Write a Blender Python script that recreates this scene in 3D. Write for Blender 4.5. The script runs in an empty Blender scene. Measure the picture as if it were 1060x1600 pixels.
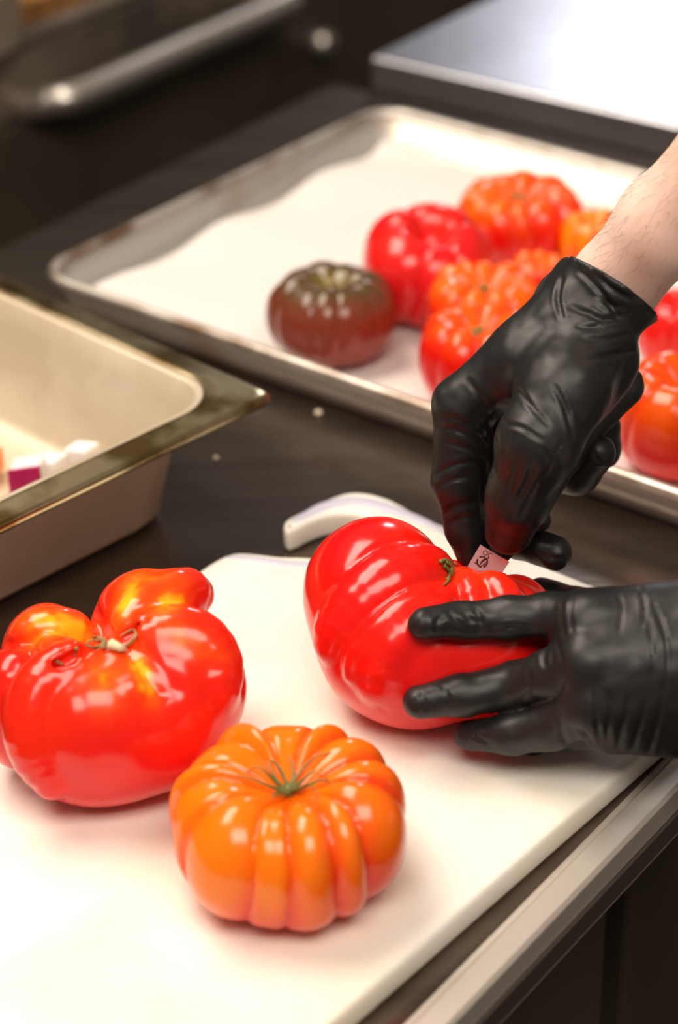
import bpy, math, random
import numpy as np
from mathutils import Vector, Matrix

# ------------------------------------------------------------------ camera
F, H0 = 3600.0, 0.565
TH, RO = math.radians(30.3745), math.radians(-0.9215)
R0 = np.array([[1, 0, 0], [0, -math.sin(TH), -math.cos(TH)], [0, math.cos(TH), -math.sin(TH)]])
c_, s_ = math.cos(RO), math.sin(RO)
RC = np.array([[c_, -s_, 0], [s_, c_, 0], [0, 0, 1]]) @ R0      # rows: right, down, forward
scn = bpy.context.scene
cam = bpy.data.objects.new('camera', bpy.data.cameras.new('camera'))
scn.collection.objects.link(cam)
rt, dn, fw = RC
cam.matrix_world = Matrix(((rt[0], -dn[0], -fw[0], 0), (rt[1], -dn[1], -fw[1], 0), (rt[2], -dn[2], -fw[2], H0), (0, 0, 0, 1)))
cam.data.sensor_fit = 'VERTICAL'
cam.data.sensor_height = 36
cam.data.lens = F / 1600 * 36
cam.data.clip_start = 0.02
cam.data.dof.use_dof = True
cam.data.dof.focus_distance = 0.935
cam.data.dof.aperture_fstop = 5.6
scn.camera = cam

# ------------------------------------------------------------------ light
w = bpy.data.worlds.new('room'); scn.world = w; w.use_nodes = True
w.node_tree.nodes['Background'].inputs[0].default_value = (1.0, 0.86, 0.74, 1)
w.node_tree.nodes['Background'].inputs[1].default_value = 0.13

def area(name, loc, target, size, power, col):
    l = bpy.data.lights.new(name, 'AREA'); l.shape = 'RECTANGLE'; l.size, l.size_y = size; l.energy = power; l.color = col
    o = bpy.data.objects.new(name, l); scn.collection.objects.link(o); o.location = loc
    o.rotation_euler = (Vector(target) - Vector(loc)).to_track_quat('-Z', 'Y').to_euler()
    return o
area('ceiling_lamp_key', (-0.75, 1.25, 1.75), (0.0, 0.8, 0), (1.4, 0.9), 42, (1.0, 0.87, 0.73))
area('room_lamp_front', (0.15, -0.20, 1.62), (0.0, 0.85, 0), (1.5, 0.7), 28, (1.0, 0.89, 0.77))
area('ceiling_lamp_far', (0.60, 4.3, 1.32), (0.2, 1.4, 0), (0.35, 0.5), 8, (0.93, 0.94, 1.0))

vs = scn.view_settings
vs.view_transform = 'Standard'; vs.look = 'None'; vs.gamma = 1; vs.use_curve_mapping = False
vs.exposure = 0.1

# ------------------------------------------------------------------ helpers
def at(px, py, z):                                  # pixel -> world point at height z (metres)
    d = RC.T @ np.array([px - 530.0, py - 800.0, F])
    t = (z - H0) / d[2]
    return np.array([d[0] * t, d[1] * t, z])
def cp(px, py, dist):                               # pixel + distance (mm) -> world point (m)
    return np.array([0, 0, H0]) + RC.T @ np.array([(px - 530.0) / F, (py - 800.0) / F, 1.0]) * dist / 1000
def proj(P):                                        # world points -> pixel + distance
    q = (P - np.array([0, 0, H0])) @ RC.T
    return 530 + F * q[:, 0] / q[:, 2], 800 + F * q[:, 1] / q[:, 2], q[:, 2]
def frame(deg, o):
    a = math.radians(deg); A = np.array([math.cos(a), math.sin(a), 0]); B = np.array([-math.sin(a), math.cos(a), 0])
    return lambda x, y, z=0.0: np.array(o) * [1, 1, 0] + A * x + B * y + np.array([0, 0, z])

def tag(o, label=None, cat=None, group=None, kind=None):
    if label: o['label'] = label
    if cat: o['category'] = cat
    if group: o['group'] = group
    if kind: o['kind'] = kind
    return o
def link(o, parent=None):
    scn.collection.objects.link(o)
    if parent is not None: o.parent = parent
    return o
def empty(name, loc, label, cat, group=None, rotz=0):
    o = bpy.data.objects.new(name, None); o.empty_display_size = 0.02
    o.location = loc; o.rotation_euler = (0, 0, rotz)
    return tag(link(o), label, cat, group)
def mesh(name, verts, faces, mat, parent=None, loc=None, smooth=True, col=None, auto=None):
    """verts in world (or, with rooted parent, converted to the parent's space)."""
    verts = np.asarray(verts, dtype=float)
    org = np.array(loc if loc is not None else (0, 0, 0), dtype=float)
    me = bpy.data.meshes.new(name)
    vv = verts - org
    me.from_pydata(vv.tolist(), [], [tuple(int(i) for i in f) for f in faces])
    me.validate(); me.update()
    if smooth: me.polygons.foreach_set('use_smooth', [True] * len(me.polygons))
    if col is not None:
        ca = me.color_attributes.new('Col', 'FLOAT_COLOR', 'POINT')
        cc = np.ones((len(verts), 4), dtype=np.float32); cc[:, :3] = col
        ca.data.foreach_set('color', cc.ravel())
    me.materials.append(mat)
    o = bpy.data.objects.new(name, me)
    link(o)
    if parent is not None:
        o.parent = parent
        pw = Matrix.LocRotScale(parent.location, parent.rotation_euler, None)
        if parent.parent is not None:
            pp = parent.parent; pw = Matrix.LocRotScale(pp.location, pp.rotation_euler, None) @ pw
        o.matrix_parent_inverse = pw.inverted()
    o.location = org
    if auto:
        m = o.modifiers.new('split', 'EDGE_SPLIT'); m.split_angle = math.radians(auto)
    return o
def bevel(o, wdt, seg=2):
    m = o.modifiers.new('bevel', 'BEVEL'); m.width = wdt; m.segments = seg; m.limit_method = 'ANGLE'; m.angle_limit = math.radians(40)
    return o
def box(fr, x0, x1, y0, y1, z0, z1):
    v = [fr(x, y, z) for z in (z0, z1) for x, y in ((x0, y0), (x1, y0), (x1, y1), (x0, y1))]
    return np.array(v), [(0, 3, 2, 1), (4, 5, 6, 7), (0, 1, 5, 4), (1, 2, 6, 5), (2, 3, 7, 6), (3, 0, 4, 7)]
def merge(*parts):
    V, Fc, n = [], [], 0
    for v, f in parts:
        V.append(np.asarray(v)); Fc += [tuple(i + n for i in q) for q in f]; n += len(v)
    return np.concatenate(V), Fc
def loft(loops, cap0=True, cap1=True):
    n = len(loops[0]); V = np.concatenate([np.asarray(l) for l in loops]); f = []
    for k in range(len(loops) - 1):
        for i in range(n):
            j = (i + 1) % n
            f.append((k * n + i, k * n + j, (k + 1) * n + j, (k + 1) * n + i))
    if cap0: f.append(tuple(range(n))[::-1])
    if cap1: f.append(tuple(range((len(loops) - 1) * n, len(loops) * n)))
    return V, f
def rrect(x0, x1, y0, y1, r, n=8):
    P = []
    for cx, cy, a0 in ((x1 - r, y1 - r, 0), (x0 + r, y1 - r, 90), (x0 + r, y0 + r, 180), (x1 - r, y0 + r, 270)):
        for i in range(n + 1):
            a = math.radians(a0 + 90 * i / n); P.append((cx + r * math.cos(a), cy + r * math.sin(a)))
    return P
def tube(pts, rad, n=8):
    pts = [np.array(p, float) for p in pts]
    if not hasattr(rad, '__len__'): rad = [rad] * len(pts)
    loops = []; up = None
    for i, p in enumerate(pts):
        t = pts[min(i + 1, len(pts) - 1)] - pts[max(i - 1, 0)]; t /= np.linalg.norm(t) + 1e-12
        if up is None:
            up = np.array([0, 0, 1.0]) if abs(t[2]) < 0.9 else np.array([1.0, 0, 0])
        s = np.cross(t, up); s /= np.linalg.norm(s) + 1e-12; up = np.cross(s, t)
        loops.append([p + rad[i] * (math.cos(a) * s + math.sin(a) * up) for a in np.linspace(0, 2 * math.pi, n, endpoint=False)])
    return loft(loops)
def spline(pts, n=6):
    pts = [np.array(p, float) for p in pts]; P = [pts[0]] + pts + [pts[-1]]; out = []
    for i in range(1, len(P) - 2):
        for k in range(n):
            t = k / n; a, b, c, d = P[i - 1:i + 3]
            out.append(0.5 * ((2 * b) + (-a + c) * t + (2 * a - 5 * b + 4 * c - d) * t * t + (-a + 3 * b - 3 * c + d) * t ** 3))
    out.append(pts[-1]); return out

# smooth value noise on points (numpy)
_rng = np.random.RandomState(5); _tab = _rng.rand(32, 32, 32)
def vnoise(P, scale, seed=0):
    q = P * scale + seed * 7.31; i = np.floor(q).astype(int); f = q - i; f = f * f * (3 - 2 * f)
    r = 0
    for dx in (0, 1):
        for dy in (0, 1):
            for dz in (0, 1):
                wgt = (f[..., 0] if dx else 1 - f[..., 0]) * (f[..., 1] if dy else 1 - f[..., 1]) * (f[..., 2] if dz else 1 - f[..., 2])
                r = r + wgt * _tab[(i[..., 0] + dx) % 32, (i[..., 1] + dy) % 32, (i[..., 2] + dz) % 32]
    return r * 2 - 1

# signed distance pieces (mm)
def ell(P, c, r):
    q = P - np.array(c, float); r = np.array(r, float)
    k0 = np.sqrt(((q / r) ** 2).sum(-1)); k1 = np.sqrt(((q / r ** 2) ** 2).sum(-1)) + 1e-9
    return k0 * (k0 - 1) / k1
def cone(P, a, b, ra, rb):
    a = np.array(a, float); b = np.array(b, float); ba = b - a
    t = np.clip(((P - a) @ ba) / (ba @ ba + 1e-9), 0, 1)
    return np.sqrt(((P - a - t[..., None] * ba) ** 2).sum(-1)) - (ra + (rb - ra) * t)
def smin(a, b, k):
    h = np.clip(0.5 + 0.5 * (b - a) / k, 0, 1)
    return b + (a - b) * h - k * h * (1 - h)
def nets(fn, lo, hi, step):
    """surface nets over the box, fn takes (...,3) array in mm"""
    ax = [np.arange(l, h + step, step) for l, h in zip(lo, hi)]
    G = np.stack(np.meshgrid(*ax, indexing='ij'), -1).astype(np.float32)
    Fd = np.empty(G.shape[:3], np.float32)
    for i in range(0, G.shape[0], 16): Fd[i:i + 16] = fn(G[i:i + 16])
    S = Fd < 0
    nx, ny, nz = S.shape
    cnt = np.zeros((nx - 1, ny - 1, nz - 1), np.int8); acc = np.zeros((nx - 1, ny - 1, nz - 1, 3), np.float32)
    def sl(o): return tuple(slice(k, n - 1 + k) for k, n in zip(o, S.shape))
    for axis in range(3):
        e = [0, 0, 0]; e[axis] = 1
        for u in (0, 1):
            for v in (0, 1):
                o = [0, 0, 0]; oth = [k for k in range(3) if k != axis]; o[oth[0]] = u; o[oth[1]] = v
                o2 = [o[k] + e[k] for k in range(3)]
                f0, f1 = Fd[sl(o)], Fd[sl(o2)]; m = (f0 < 0) != (f1 < 0)
                t = np.where(m, f0 / (f0 - f1 + 1e-12), 0)
                cnt += m
                for k in range(3): acc[..., k] += np.where(m, o[k] + (t if k == axis else 0), 0)
    act = cnt > 0; idx = -np.ones(act.shape, int); idx[act] = np.arange(act.sum())
    ii = np.argwhere(act); V = (acc[act] / cnt[act][:, None] + ii) * step + np.array(lo)
    faces = []
    for axis in range(3):
        e = [0, 0, 0]; e[axis] = 1
        a = [slice(0, n) for n in S.shape]; b = [slice(0, n) for n in S.shape]; a[axis] = slice(0, -1); b[axis] = slice(1, None)
        sa, sb = S[tuple(a)], S[tuple(b)]; m = sa != sb
        o1, o2 = [(1, 2), (2, 0), (0, 1)][axis]
        pts = np.argwhere(m)
        ok = (pts[:, o1] > 0) & (pts[:, o2] > 0) & (pts[:, o1] < S.shape[o1] - 1) & (pts[:, o2] < S.shape[o2] - 1)
        pts = pts[ok]; inside = sa[tuple(pts.T)]
        def cell(d1, d2):
            q = pts.copy(); q[:, o1] -= d1; q[:, o2] -= d2; return idx[tuple(q.T)]
        q = np.stack([cell(1, 1), cell(0, 1), cell(0, 0), cell(1, 0)], -1)
        q[~inside] = q[~inside][:, ::-1]
        faces.append(q)
    return V, np.concatenate(faces)
def normals(V, Fq):
    Fq = np.asarray(Fq); n = np.cross(V[Fq[:, 2]] - V[Fq[:, 0]], V[Fq[:, 3]] - V[Fq[:, 1]]); N = np.zeros_like(V)
    for k in range(4): np.add.at(N, Fq[:, k], n)
    return N / (np.linalg.norm(N, axis=1, keepdims=True) + 1e-12)
def relax(V, Fq, it=2, lam=0.5):
    Fq = np.asarray(Fq); E = np.concatenate([Fq[:, [k, (k + 1) % 4]] for k in range(4)]); E = np.concatenate([E, E[:, ::-1]])
    deg = np.bincount(E[:, 0], minlength=len(V))[:, None] + 1e-9
    for _ in range(it):
        A = np.stack([np.bincount(E[:, 0], weights=V[E[:, 1], k], minlength=len(V)) for k in range(3)], -1) / deg
        V = V + lam * (A - V)
    return V

# ------------------------------------------------------------------ materials
def mat(name, base=(.5, .5, .5), rough=.5, metal=0., spec=.5, vcol=False, sss=0., sssr=(1, .2, .1), sssc=.004, coat=0., coatr=.05,
        noise=None, ridge=None, bump=None, stretch=None, bump2=None, mixes=()):
    """noise=(scale, colour2, lo, hi)  bump=(scale, strength, dist)  mixes = more stains"""
    m = bpy.data.materials.new(name); m.use_nodes = True; nt = m.node_tree; N = nt.nodes; L = nt.links
    p = N['Principled BSDF']
    p.inputs['Base Color'].default_value = (*base, 1); p.inputs['Roughness'].default_value = rough
    p.inputs['Metallic'].default_value = metal; p.inputs['Specular IOR Level'].default_value = spec
    p.inputs['Coat Weight'].default_value = coat; p.inputs['Coat Roughness'].default_value = coatr
    if sss:
        p.inputs['Subsurface Weight'].default_value = sss; p.inputs['Subsurface Radius'].default_value = sssr; p.inputs['Subsurface Scale'].default_value = sssc
    tc = N.new('ShaderNodeTexCoord'); mp = N.new('ShaderNodeMapping'); L.new(tc.outputs['Object'], mp.inputs[0])
    if stretch: mp.inputs['Scale'].default_value = stretch[:3]; mp.inputs['Rotation'].default_value = (0, 0, 0)
    if stretch and len(stretch) > 3: mp.inputs['Rotation'].default_value = (0, 0, math.radians(stretch[3]))
    col = None
    if vcol:
        a = N.new('ShaderNodeVertexColor'); a.layer_name = 'Col'; col = a.outputs[0]
    allm = ([noise] if noise else []) + list(mixes)
    for sc, c2, lo, hi in allm:
        t = N.new('ShaderNodeTexNoise'); t.inputs['Scale'].default_value = sc; t.inputs['Detail'].default_value = 5; L.new(mp.outputs[0], t.inputs['Vector'])
        r = N.new('ShaderNodeMapRange'); r.inputs['From Min'].default_value = lo; r.inputs['From Max'].default_value = hi; L.new(t.outputs[0], r.inputs[0])
        x = N.new('ShaderNodeMix'); x.data_type = 'RGBA'; L.new(r.outputs[0], x.inputs[0])
        if col is None: x.inputs[6].default_value = (*base, 1)
        else: L.new(col, x.inputs[6])
        x.inputs[7].default_value = (*c2, 1); col = x.outputs[2]
    if col is not None: L.new(col, p.inputs['Base Color'])
    last = None
    for bb in (ridge, bump, bump2):
        if not bb: continue
        t = N.new('ShaderNodeTexNoise')
        if bb is ridge: t.noise_type = 'RIDGED_MULTIFRACTAL'; t.inputs['Distortion'].default_value = .6
        t.inputs['Scale'].default_value = bb[0]; t.inputs['Detail'].default_value = 3; L.new(mp.outputs[0], t.inputs['Vector'])
        b = N.new('ShaderNodeBump'); b.inputs['Strength'].default_value = bb[1]; b.inputs['Distance'].default_value = bb[2]; L.new(t.outputs[0], b.inputs['Height'])
        if last: L.new(last, b.inputs['Normal'])
        last = b.outputs[0]
    if last: L.new(last, p.inputs['Normal'])
    return m
M = dict(
    steel_top=mat('worn_counter_steel', (.22, .18, .15), .24, .95, noise=(9, (.16, .125, .105), .4, .7), bump=(60, .06, .002), stretch=(1, 6, 1, -54)),
    steel_shelf=mat('brushed_steel', (.50, .51, .55), .36, 1, noise=(5, (.36, .36, .39), .4, .65), bump=(50, .08, .002)),
    steel_edge=mat('counter_edge_steel', (.62, .56, .50), .42, .6, bump=(80, .05, .002)),
    apron=mat('dark_apron_steel', (.20, .17, .15), .45, .9, bump=(40, .1, .002)),  # apron strip in a darker brown steel than the rim
    black=mat('black_enamel', (.062, .046, .034), .45, noise=(6, (.09, .066, .046), .4, .7)),
    dark=mat('dark_steel', (.05, .045, .04), .5, .6),
    range_top=mat('range_top_steel', (.30, .24, .19), .5, .5, noise=(4, (.07, .06, .05), .4, .6)),
    chrome=mat('handle_steel', (.74, .68, .62), .36, .9),
    wood=mat('oak_board', (.42, .20, .06), .5, noise=(12, (.28, .12, .03), .4, .6), stretch=(1, 8, 1)),
    floor=mat('brown_floor', (.05, .032, .022), .6, noise=(3, (.02, .014, .01), .4, .6)),
    wall=mat('kitchen_wall', (.05, .04, .035), .6),
    hotel=mat('hotel_pan_steel', (.72, .61, .47), .45, .5, noise=(14, (.62, .51, .37), .45, .62), bump=(35, .12, .002), bump2=(6, .1, .004)),
    hotel_rim=mat('stained_rim_steel', (.78, .64, .38), .27, 1, noise=(30, (.30, .19, .06), .42, .62), bump=(60, .1, .001)),
    alu=mat('sheet_pan_aluminium', (.56, .53, .49), .45, .6, noise=(18, (.40, .30, .20), .52, .72), bump=(50, .1, .001)),
    alu_rim=mat('sheet_pan_bead', (.62, .56, .50), .4, .7, noise=(22, (.22, .13, .07), .47, .66), bump=(40, .15, .001)),
    paper=mat('parchment', (.75, .71, .67), .65, bump=(9, .25, .004), sss=.1, sssr=(1, .9, .8)),
    board=mat('white_polyethylene', (.84, .81, .74), .42, noise=(16, (.84, .77, .62), .48, .68), mixes=((7, (.86, .74, .52), .56, .78),), bump=(120, .08, .0006), bump2=(14, .06, .002), sss=.25, sssr=(1, .85, .6), sssc=.006),
    lav=mat('lavender_grip', (.58, .56, .68), .45, sss=.1, sssr=(.8, .8, 1)),
    tomato=mat('tomato_skin', vcol=True, rough=.19, spec=.45, sss=.06, sssr=(1, .12, .04), sssc=.003, coat=.12, coatr=.12, bump=(28, .10, .003), bump2=(160, .05, .0006)),
    calyx=mat('green_calyx', (.10, .13, .02), .6, noise=(90, (.25, .20, .06), .4, .65)),
    dry=mat('dry_calyx', (.36, .24, .09), .6, noise=(120, (.16, .10, .03), .4, .65)),
    pale=mat('dry_stem_scar', (.75, .62, .38), .6),
    glove=mat('black_nitrile', (.0125, .012, .012), .44, spec=.40, ridge=(26, .22, .0022), bump=(60, .25, .0012), bump2=(420, .10, .0003)),
    skin=mat('skin', (.93, .68, .58), .5, sss=.3, sssr=(1, .35, .2), sssc=.006, noise=(22, (.86, .56, .46), .42, .65), bump=(300, .12, .0005)),
    hair=mat('arm_hair', (.05, .025, .012), .5),
    blade=mat('knife_blade_steel', (.70, .88, 1.0), .5, .0, bump=(300, .12, .0003), stretch=(1, 1, 20)),
    edge=mat('ground_blade_edge', (.93, .95, 1.0), .5),
    print=mat('etched_print', (.04, .04, .045), .5),
    handle=mat('textured_black_handle', (.012, .012, .012), .5, bump=(900, .6, .0006)),
    onion=mat('onion_flesh', (.83, .76, .78), .35, sss=.3, sssr=(1, .8, .9)),
    onion_skin=mat('onion_purple_skin', (.38, .01, .11), .3),
    carrot=mat('carrot_flesh', (.85, .27, .06), .45),
    celery=mat('celery_flesh', (.45, .50, .12), .45),
    crumb=mat('crumb', (.72, .60, .45), .7),
)

# ------------------------------------------------------------------ setting
floor_v, floor_f = box(lambda x, y, z: np.array([x, y, z]), -4, 5, -1.5, 7.5, -.93, -.90)
tag(mesh('floor', floor_v, floor_f, M['floor'], smooth=False), kind='structure')
CO = frame(53.9, at(906, 1400, 0))                  # counter frame: x along the front edge, y towards the back
wv, wf = box(CO, -2.2, 6.0, 3.3, 3.35, -.9, 1.6)
tag(mesh('wall_back', wv, wf, M['wall'], smooth=False), kind='structure')

# ------------------------------------------------------------------ counter
ct = empty('prep_counter', CO(.0, .3, -.9), 'long dark stainless steel prep counter that carries the board, the pans and the tray', 'counter')
prof = [(.0, -.009), (.0, .0015), (.0015, .003), (.0105, .003), (.0135, .0003), (.016, 0), (.2, 0), (.4, 0), (.594, 0), (.598, -.002), (.6, -.004), (.6, -.03), (.004, -.03), (.004, -.009)]
def sweep(fr, prof, x0, x1, n=2):
    V = []; f = []
    k = len(prof)
    for i in range(n):
        x = x0 + (x1 - x0) * i / (n - 1)
        V += [fr(x, b, z) for b, z in prof]
    for i in range(n - 1):
        for j in range(k):
            f.append((i * k + j, i * k + (j + 1) % k, (i + 1) * k + (j + 1) % k, (i + 1) * k + j))
    f += [tuple(range(k))[::-1], tuple(range((n - 1) * k, n * k))]
    return np.array(V), f
v, f = sweep(CO, [(.0155, 0), (.2, 0), (.4, 0), (.594, 0), (.598, -.002), (.6, -.004), (.6, -.03), (.0155, -.03)], -.95, .668)
mesh('counter_top', v, f, M['steel_top'], ct, smooth=False)
v, f = sweep(CO, [(0, -.009), (0, .0015), (.0015, .003), (.0105, .003), (.0130, .0002), (.0155, -.0001), (.0155, -.03), (.004, -.03), (.004, -.009)], -.95, .668)
mesh('front_rim', v, f, M['steel_edge'], ct, smooth=False)
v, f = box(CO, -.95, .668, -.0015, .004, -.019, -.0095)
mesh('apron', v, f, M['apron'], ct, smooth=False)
v, f = merge(box(CO, -.9, .66, .06, .58, -.80, -.03))
mesh('cabinet_body', v, f, M['black'], ct, smooth=False)
for x0 in (-.89, -.38, .13):
    v, f = box(CO, x0, x0 + .49, .045, .06, -.78, -.06)
    d = mesh('cabinet_door', v, f, M['black'], ct, smooth=False); bevel(d, .003)
for x0, y0 in ((-.86, .1), (.6, .1), (-.86, .52), (.6, .52)):
    v, f = tube([CO(x0, y0, -.80), CO(x0, y0, -.8999)], .02, 12); mesh('leg', v, f, M['dark'], ct)

# raised steel unit beyond the counter's end
un = empty('steel_worktable', CO(1.1, .28, -.9), 'raised bluish brushed steel worktable surface behind the tray in the upper right', 'worktable')
v, f = box(CO, .672, 1.55, -.03, .567, -.012, .025); o = mesh('table_top', v, f, M['steel_shelf'], un, smooth=False); bevel(o, .004, 3)
v, f = box(CO, .70, 1.53, 0, .55, -.80, -.012); mesh('cabinet_body', v, f, M['dark'], un, smooth=False)
for x0, y0 in ((.73, .04), (1.5, .04), (.73, .5), (1.5, .5)):
    v, f = tube([CO(x0, y0, -.80), CO(x0, y0, -.8999)], .02, 12); mesh('leg', v, f, M['dark'], un)

# range across the aisle
rg = empty('range_oven', CO(.6, 1.2, -.9), 'black oven range with a long steel door handle in the upper left', 'oven')
v, f = box(CO, .2, .985, .905, 1.5, -.9, -.03); mesh('oven_body', v, f, M['black'], rg, smooth=False)
v, f = box(CO, .2, .985, .893, 1.5, -.0298, -.020); o = mesh('cooktop', v, f, M['range_top'], rg, smooth=False); bevel(o, .004, 3)
v, f = box(CO, .22, .975, .885, .9048, -.70, -.085); o = mesh('oven_door', v, f, M['black'], rg, smooth=False); bevel(o, .004, 3)
v, f = box(CO, .22, .975, .889, .9048, -.080, -.0302); mesh('control_panel', v, f, M['range_top'], rg, smooth=False)
hp = spline([CO(.655, .888, -.073), CO(.662, .865, -.066), CO(.69, .850, -.064), CO(.83, .850, -.064), CO(.945, .850, -.064), CO(.968, .865, -.066), CO(.975, .888, -.073)], 8)
v, f = tube(hp, .012, 14); mesh('door_handle', v, f, M['chrome'], rg)

fy = empty('fryer_cabinet', CO(1.3, 1.2, -.9), 'dark appliance with a round control knob beside the black range', 'appliance')
v, f = box(CO, .995, 1.7, .915, 1.5, -.9, .05); mesh('cabinet_body', v, f, M['black'], fy, smooth=False)
kc = proj  # placeholder alias
def knobpos(px, py, b):
    for z in np.linspace(-.4, .1, 400):
        p = at(px, py, z); o = CO(0, 0); a = math.radians(53.9)
        if (p - o)[0] * -math.sin(a) + (p - o)[1] * math.cos(a) < b: return p
    return p
kp = knobpos(512, 70, .90); kb = CO(0, 1) - CO(0, 0)
v, f = tube([kp + kb * .015, kp + kb * .006, kp - kb * .001, kp - kb * .004], [.012, .012, .0115, .009], 20); mesh('knob', v, f, M['chrome'], fy)

# things on the range
wb = at(0, 0, 0)
def loc_in(deg, o, p):
    a = math.radians(deg); d = np.array(p) - np.array(o); return np.array([d[0] * math.cos(a) + d[1] * math.sin(a), -d[0] * math.sin(a) + d[1] * math.cos(a)])
WO = loc_in(53.9, CO(0, 0), at(32, 38, -.0195))
wl = CO(WO[0], WO[1], -.0195)
v, f = loft([[CO(WO[0] + x, WO[1] - .004 + y, z) for x, y in rrect(0, .25, 0, .22, .006)] for z in (-.0195, -.019, -.003, -.0025)])
tag(mesh('wooden_board', v, f, M['wood'], loc=wl, auto=40), 'golden brown wooden board lying on the range top at the upper left corner', 'cutting board')
prf = [(.0, -.0194), (.062, -.0194), (.075, -.012), (.078, .035), (.0795, .035), (.0815, .037), (.08, .038), (.0765, .036), (.073, -.010), (.061, -.0165), (.0, -.0165)]
def lathe(c, prf, n=40, fr=None):
    loops = [[np.array([c[0] + r * math.cos(a), c[1] + r * math.sin(a), z]) for a in np.linspace(0, 2 * math.pi, n, endpoint=False)] for r, z in prf[1:-1]]
    return loft(loops)
pc = CO(WO[0] - .088, WO[1] + .02, 0)
v, f = lathe(pc, prf)
pn = mesh('steel_saucepan', v, f, M['hotel'], loc=(pc[0], pc[1], -.0195), auto=50)
tag(pn, 'grey steel pan standing on the range beside the wooden board', 'pan')

# ------------------------------------------------------------------ sheet pan
po = at(72, 418, .025); TR = frame(51.5, po)
tx0, tx1, ty0, ty1 = -.010, .323, -.452, .005
sp = empty('sheet_pan', TR(.16, -.22, 0), 'aluminium rimmed baking sheet lined with white paper behind the pan and board', 'baking tray')
def ring(fr, x0, x1, y0, y1, r, z): return [fr(x, y, z) for x, y in rrect(x0, x1, y0, y1, r, 10)]
def inset(i, z, r): return ring(TR, tx0 + i, tx1 - i, ty0 + i, ty1 - i, max(r - i, .004), z)
v, f = loft([inset(.014, .0003, .028), inset(.012, .001, .028), inset(.004, .0235, .028), inset(.0058, .0235, .028), inset(.0135, .0035, .028), inset(.017, .0018, .028)])
mesh('tray_body', v, f, M['alu'], sp)
lp = [inset(.0035 + .0035 * math.cos(a), .0235 + .003 * math.sin(a), .028) for a in np.linspace(0, 2 * math.pi, 10, endpoint=False)]
v, f = loft(lp + [lp[0]], False, False)
mesh('rim_bead', v, f, M['alu_rim'], sp)
# parchment
nx, ny = 70, 90; V = []
rr_ = random.Random(3)
for i in range(nx):
    for j in range(ny):
        u, w_ = i / (nx - 1), j / (ny - 1)
        x = .0085 + u * .296; y = -.0105 - w_ * .422
        y -= (.001 * (math.sin(u * 7 + 1.0) * .5 + .5) + .0008 * math.sin(u * 23)) * (1 - w_) ** 3
        x += (.0025 * math.sin(w_ * 9) + .002 * math.sin(w_ * 21 + 1) - .002) * (u ** 3)
        x -= (.002 * math.sin(w_ * 8 + 2)) * (1 - u) ** 3
        z = .0026 + .0006 * (math.sin(x * 60 + y * 30) + 1) + .006 * (max(0, u - .9) / .1) ** 2 * max(0, 1 - w_ * 8) + .002 * (max(0, .12 - w_) / .12) ** 2 * (1 + math.sin(u * 18))
        V.append(TR(x, y, z))
Fq = [(i * ny + j, i * ny + j + 1, (i + 1) * ny + j + 1, (i + 1) * ny + j) for i in range(nx - 1) for j in range(ny - 1)]
pa = mesh('parchment_sheet', V, Fq, M['paper'], loc=TR(.16, -.22, .0026))
sm = pa.modifiers.new('thick', 'SOLIDIFY'); sm.thickness = .0004
tag(pa, 'white parchment paper lining the aluminium baking sheet under the tomatoes', 'paper')

# ------------------------------------------------------------------ hotel pan
PO = at(420, 615, .065); HF = frame(45.7, PO)
hx0, hx1, hy0, hy1 = -.530, .002, -.002, .323
ho = empty('hotel_pan', HF(-.26, .16, 0), 'deep stained stainless steel food pan at the left edge beside the board', 'food pan')
def hr(i, z, r): return [HF(x, y, z) for x, y in rrect(hx0 + i, hx1 - i, hy0 + i, hy1 - i, r, 10)]
v, f = loft([hr(.044, .0005, .022), hr(.036, .0015, .028), hr(.0315, .006, .030), hr(.0255, .047, .028), hr(.0195, .050, .028), hr(.018, .0625, .026), hr(.0155, .0635, .027),
             hr(.0157, .0655, .027), hr(.0195, .0645, .026), hr(.0215, .051, .026), hr(.0275, .047, .027), hr(.0335, .007, .028), hr(.039, .003, .024), hr(.05, .002, .02)])
mesh('basin', v, f, M['hotel'], ho)
v, f = loft([hr(.0156, .0655, .028), hr(.0138, .0665, .029), hr(.0118, .0658, .024), hr(.004, .0655, .009), hr(.0015, .0652, .007), hr(0, .0635, .006), hr(0, .0615, .006), hr(.001, .0600, .006), hr(.003, .0610, .008), hr(.004, .0632, .009), hr(.0140, .0635, .028), hr(.0156, .0655, .028)], False, False)
mesh('rim', v, f, M['hotel_rim'], ho)
# diced vegetables
def dice(name, c, sz, rot, mt, label, cat, group, skin=None):
    rs = random.Random(str(c)); a = math.radians(rot)
    A = np.array([math.cos(a), math.sin(a), 0]); B = np.array([-math.sin(a), math.cos(a), 0])
    fr = lambda x, y, z: np.array(c) + A * (x + y * .15) + B * y * (1 + 3 * x) + np.array([0, 0, z + x * .12])
    v, f = box(fr, -sz[0] / 2, sz[0] / 2, -sz[1] / 2, sz[1] / 2, 0, sz[2])
    o = mesh(name, v, f, mt, loc=c, smooth=False); bevel(o, .0012, 2)
    tag(o, label, cat, group)
    if skin:
        v, f = box(fr, -sz[0] / 2 - .0004, sz[0] / 2 + .0004, -sz[1] / 2 - .001, -sz[1] / 2 + .0004, .0002, sz[2] + .0004)
        s2 = mesh('skin', v, f, skin, o, smooth=False)
    return o
zb = .0032
def hp_at(px, py): return at(px, py, .012) * [1, 1, 0] + [0, 0, zb]
dice('red_onion_piece', hp_at(44, 744), (.015, .014, .017), 4, M['onion'], 'onion dice with a magenta skin side in the steel food pan', 'onion', 'diced onion in the food pan', M['onion_skin'])
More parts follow.
